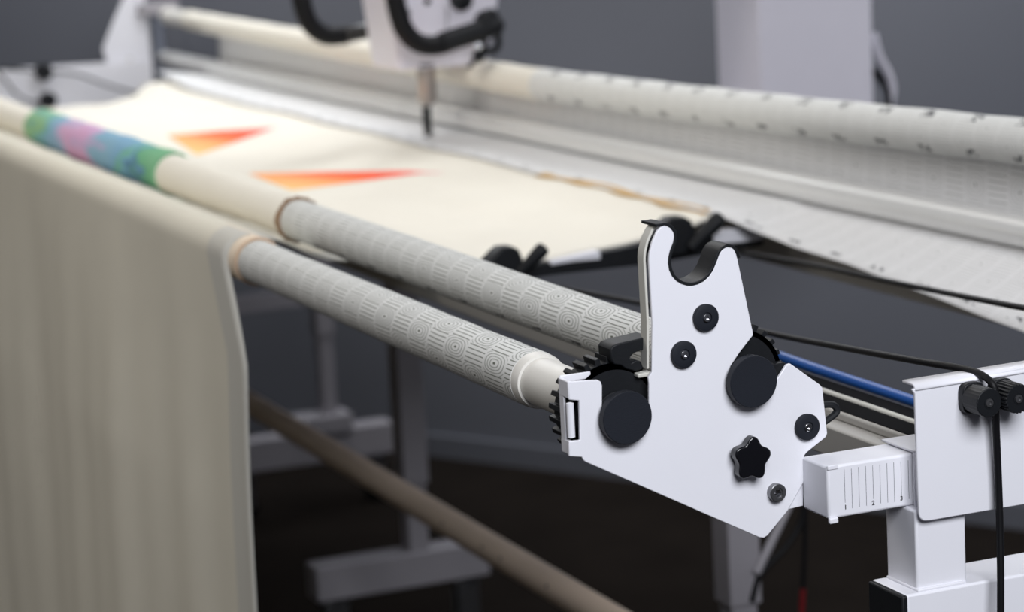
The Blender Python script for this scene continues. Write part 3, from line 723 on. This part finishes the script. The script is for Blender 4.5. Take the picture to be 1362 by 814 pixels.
obj('head', prism_y(B(), HP, yh, yh + .135), M_mach, mc, bevel=.008, seg=4)
bm = B(); box(bm, hr2.x - .02, 1.62, yh - .01, yh + .16, 1.30, 1.52); obj('upper_arm', bm, M_mach, mc, bevel=.02, seg=4)
yc = 2.25; cl_ = on_y(1012, 130, yc).x; cr_ = on_y(1161, 60, yc).x
bm = B(); box(bm, cl_, cr_, yc, yc + .165, .80, 1.45); obj('column', bm, M_mach, mc, bevel=.004, seg=2)
bm = B(); box(bm, .835, cr_ - .01, yn - .03, yn + .05, .86, .925); obj('lower_arm', bm, M_mach, mc, bevel=.01, seg=3)
nb = on_y(566, 95, yn)
obj('needle_bar_housing', lathe(B(), [(0, .0165), (.055, .0165), (.062, .013), (.064, .008)], (nb.x, yn, nb.z + .006), (0, 0, -1), 32), mat('brushed_nickel', (.40, .36, .34), .28, .85), mc)
n2 = on_y(567, 145, yn)
obj('presser_bar', lathe(B(), [(0, .0078), (.048, .0072), (.05, .004)], (n2.x, yn, n2.z + .004), (0, 0, -1), 20), M_black, mc)
bm = B(); n3 = on_y(568, 186, yn); lathe(bm, [(0, .006), (.010, .005), (.012, .011), (.0145, .012), (.0148, .004)], (n3.x, yn, n3.z + .016), (0, 0, -1), 24)
lathe(bm, [(0, .0012), (.022, .0009), (.026, 0)], (n3.x - .006, yn, n3.z + .02), (0, 0, -1), 8); lathe_y(bm, [(yn - .012, .003), (yn + .004, .003)], n3.x + .009, n3.z + .013, 10)
obj('presser_foot', bm, M_chrome, mc)
bm = B(); q = on_y(568, 86, yh); box(bm, q.x - .013, q.x + .011, yh - .0012, yh, q.z - .004, q.z + .003); obj('badge', bm, M_badge, mc, bevel=.0005)
for px, py in ((568, 2),):
    q = on_y(px, py, yh); obj('screw', lathe_y(B(), [(yh, .006), (yh - .003, .0055), (yh - .003, 0)], q.x, q.z, 16), M_black, mc)
q = on_y(612, 0, yh); obj('control_dial', lathe_y(B(), [(yh, .020), (yh - .014, .018), (yh - .016, .015), (yh - .016, 0)], q.x, q.z + .001, 32), M_black, mc)
cb = [on_y(*p, yh - .003) for p in ((594, 10), (595, 25), (593, 45))]; obj('thread_wire', sweep(B(), catmull(cb, 4), .0012, 6), M_steel, mc)
yhb = 2.15
hp = [(520, -70), (524, -30), (527, 5), (537, 38), (556, 57), (582, 60), (612, 50), (640, 41)]
o = obj('handlebar', sweep(B(), catmull([on_y(*p, yhb) for p in hp], 6), .0168, 20), M_rubber, mc, label='near black padded handlebar loop')
bm = B(); g = [on_y(*p, yhb) for p in ((588, 57), (640, 40), (662, 33), (668, 31))]; sweep(bm, g, [.0185, .0178, .0175, .010], 20); obj('grip', bm, M_black, o)
bm = B(); sweep(bm, [on_y(536, 30, yhb), on_y(540, 15, yh + .02)], .009, 12); obj('stem', bm, M_black, o)
yh2 = 2.50
hp = [(398, -70), (400, -30), (402, 5), (413, 33), (434, 47), (462, 46)]
o = obj('handlebar', sweep(B(), catmull([on_y(*p, yh2) for p in hp], 6), .0172, 20), M_rubber, mc, label='far black padded handlebar loop')
bm = B(); sweep(bm, [on_y(458, 47, yh2), on_y(492, 40, yh2 - .03), on_y(530, 32, yh + .12)], [.0155, .0145, .0145], 20); obj('grip', bm, M_gloss, o)
# black control cluster and tension knob at the right of the head
yt = 2.17
o = obj('switch_pod', lathe(B(), [(0, .014), (.01, .017), (.03, .017), (.034, .012)], on_y(640, 28, yt), (.3, -1, .2), 24), M_black, mc)
bm = B(); sweep(bm, catmull([on_y(*p, yt) for p in ((662, 40), (663, 60), (656, 68), (645, 66))], 4), .006, 10)
sweep(bm, [on_y(*p, yt) for p in ((642, 52), (640, 70), (634, 80))], [.009, .012, .010], 14); sweep(bm, [on_y(634, 78, yt), on_y(624, 90, yt)], .0038, 10)
obj('clamp_knob', bm, M_black, o)
obj('clamp_screw', lathe(B(), [(0, .008), (.006, .008), (.008, .006)], on_y(636, 60, yt - .01), (-.4, -1, .1), 20), M_chrome, o)
# cable lever beside the column
bm = B(); sweep(bm, catmull([on_y(*p, yc + .02) for p in ((1162, 45), (1170, 75), (1182, 98), (1187, 118), (1184, 140))], 5), .007, 12); obj('cable_guard', bm, M_mach, mc)
bm = B(); sweep(bm, [on_y(*p, yc) for p in ((1163, 92), (1170, 103), (1176, 112))], [.006, .008, .007], 12); sweep(bm, catmull([on_y(*p, yc) for p in ((1176, 112), (1181, 124), (1183, 150))], 4), .006, 10); obj('plug', bm, M_rubber, mc, label='dark cable plug')
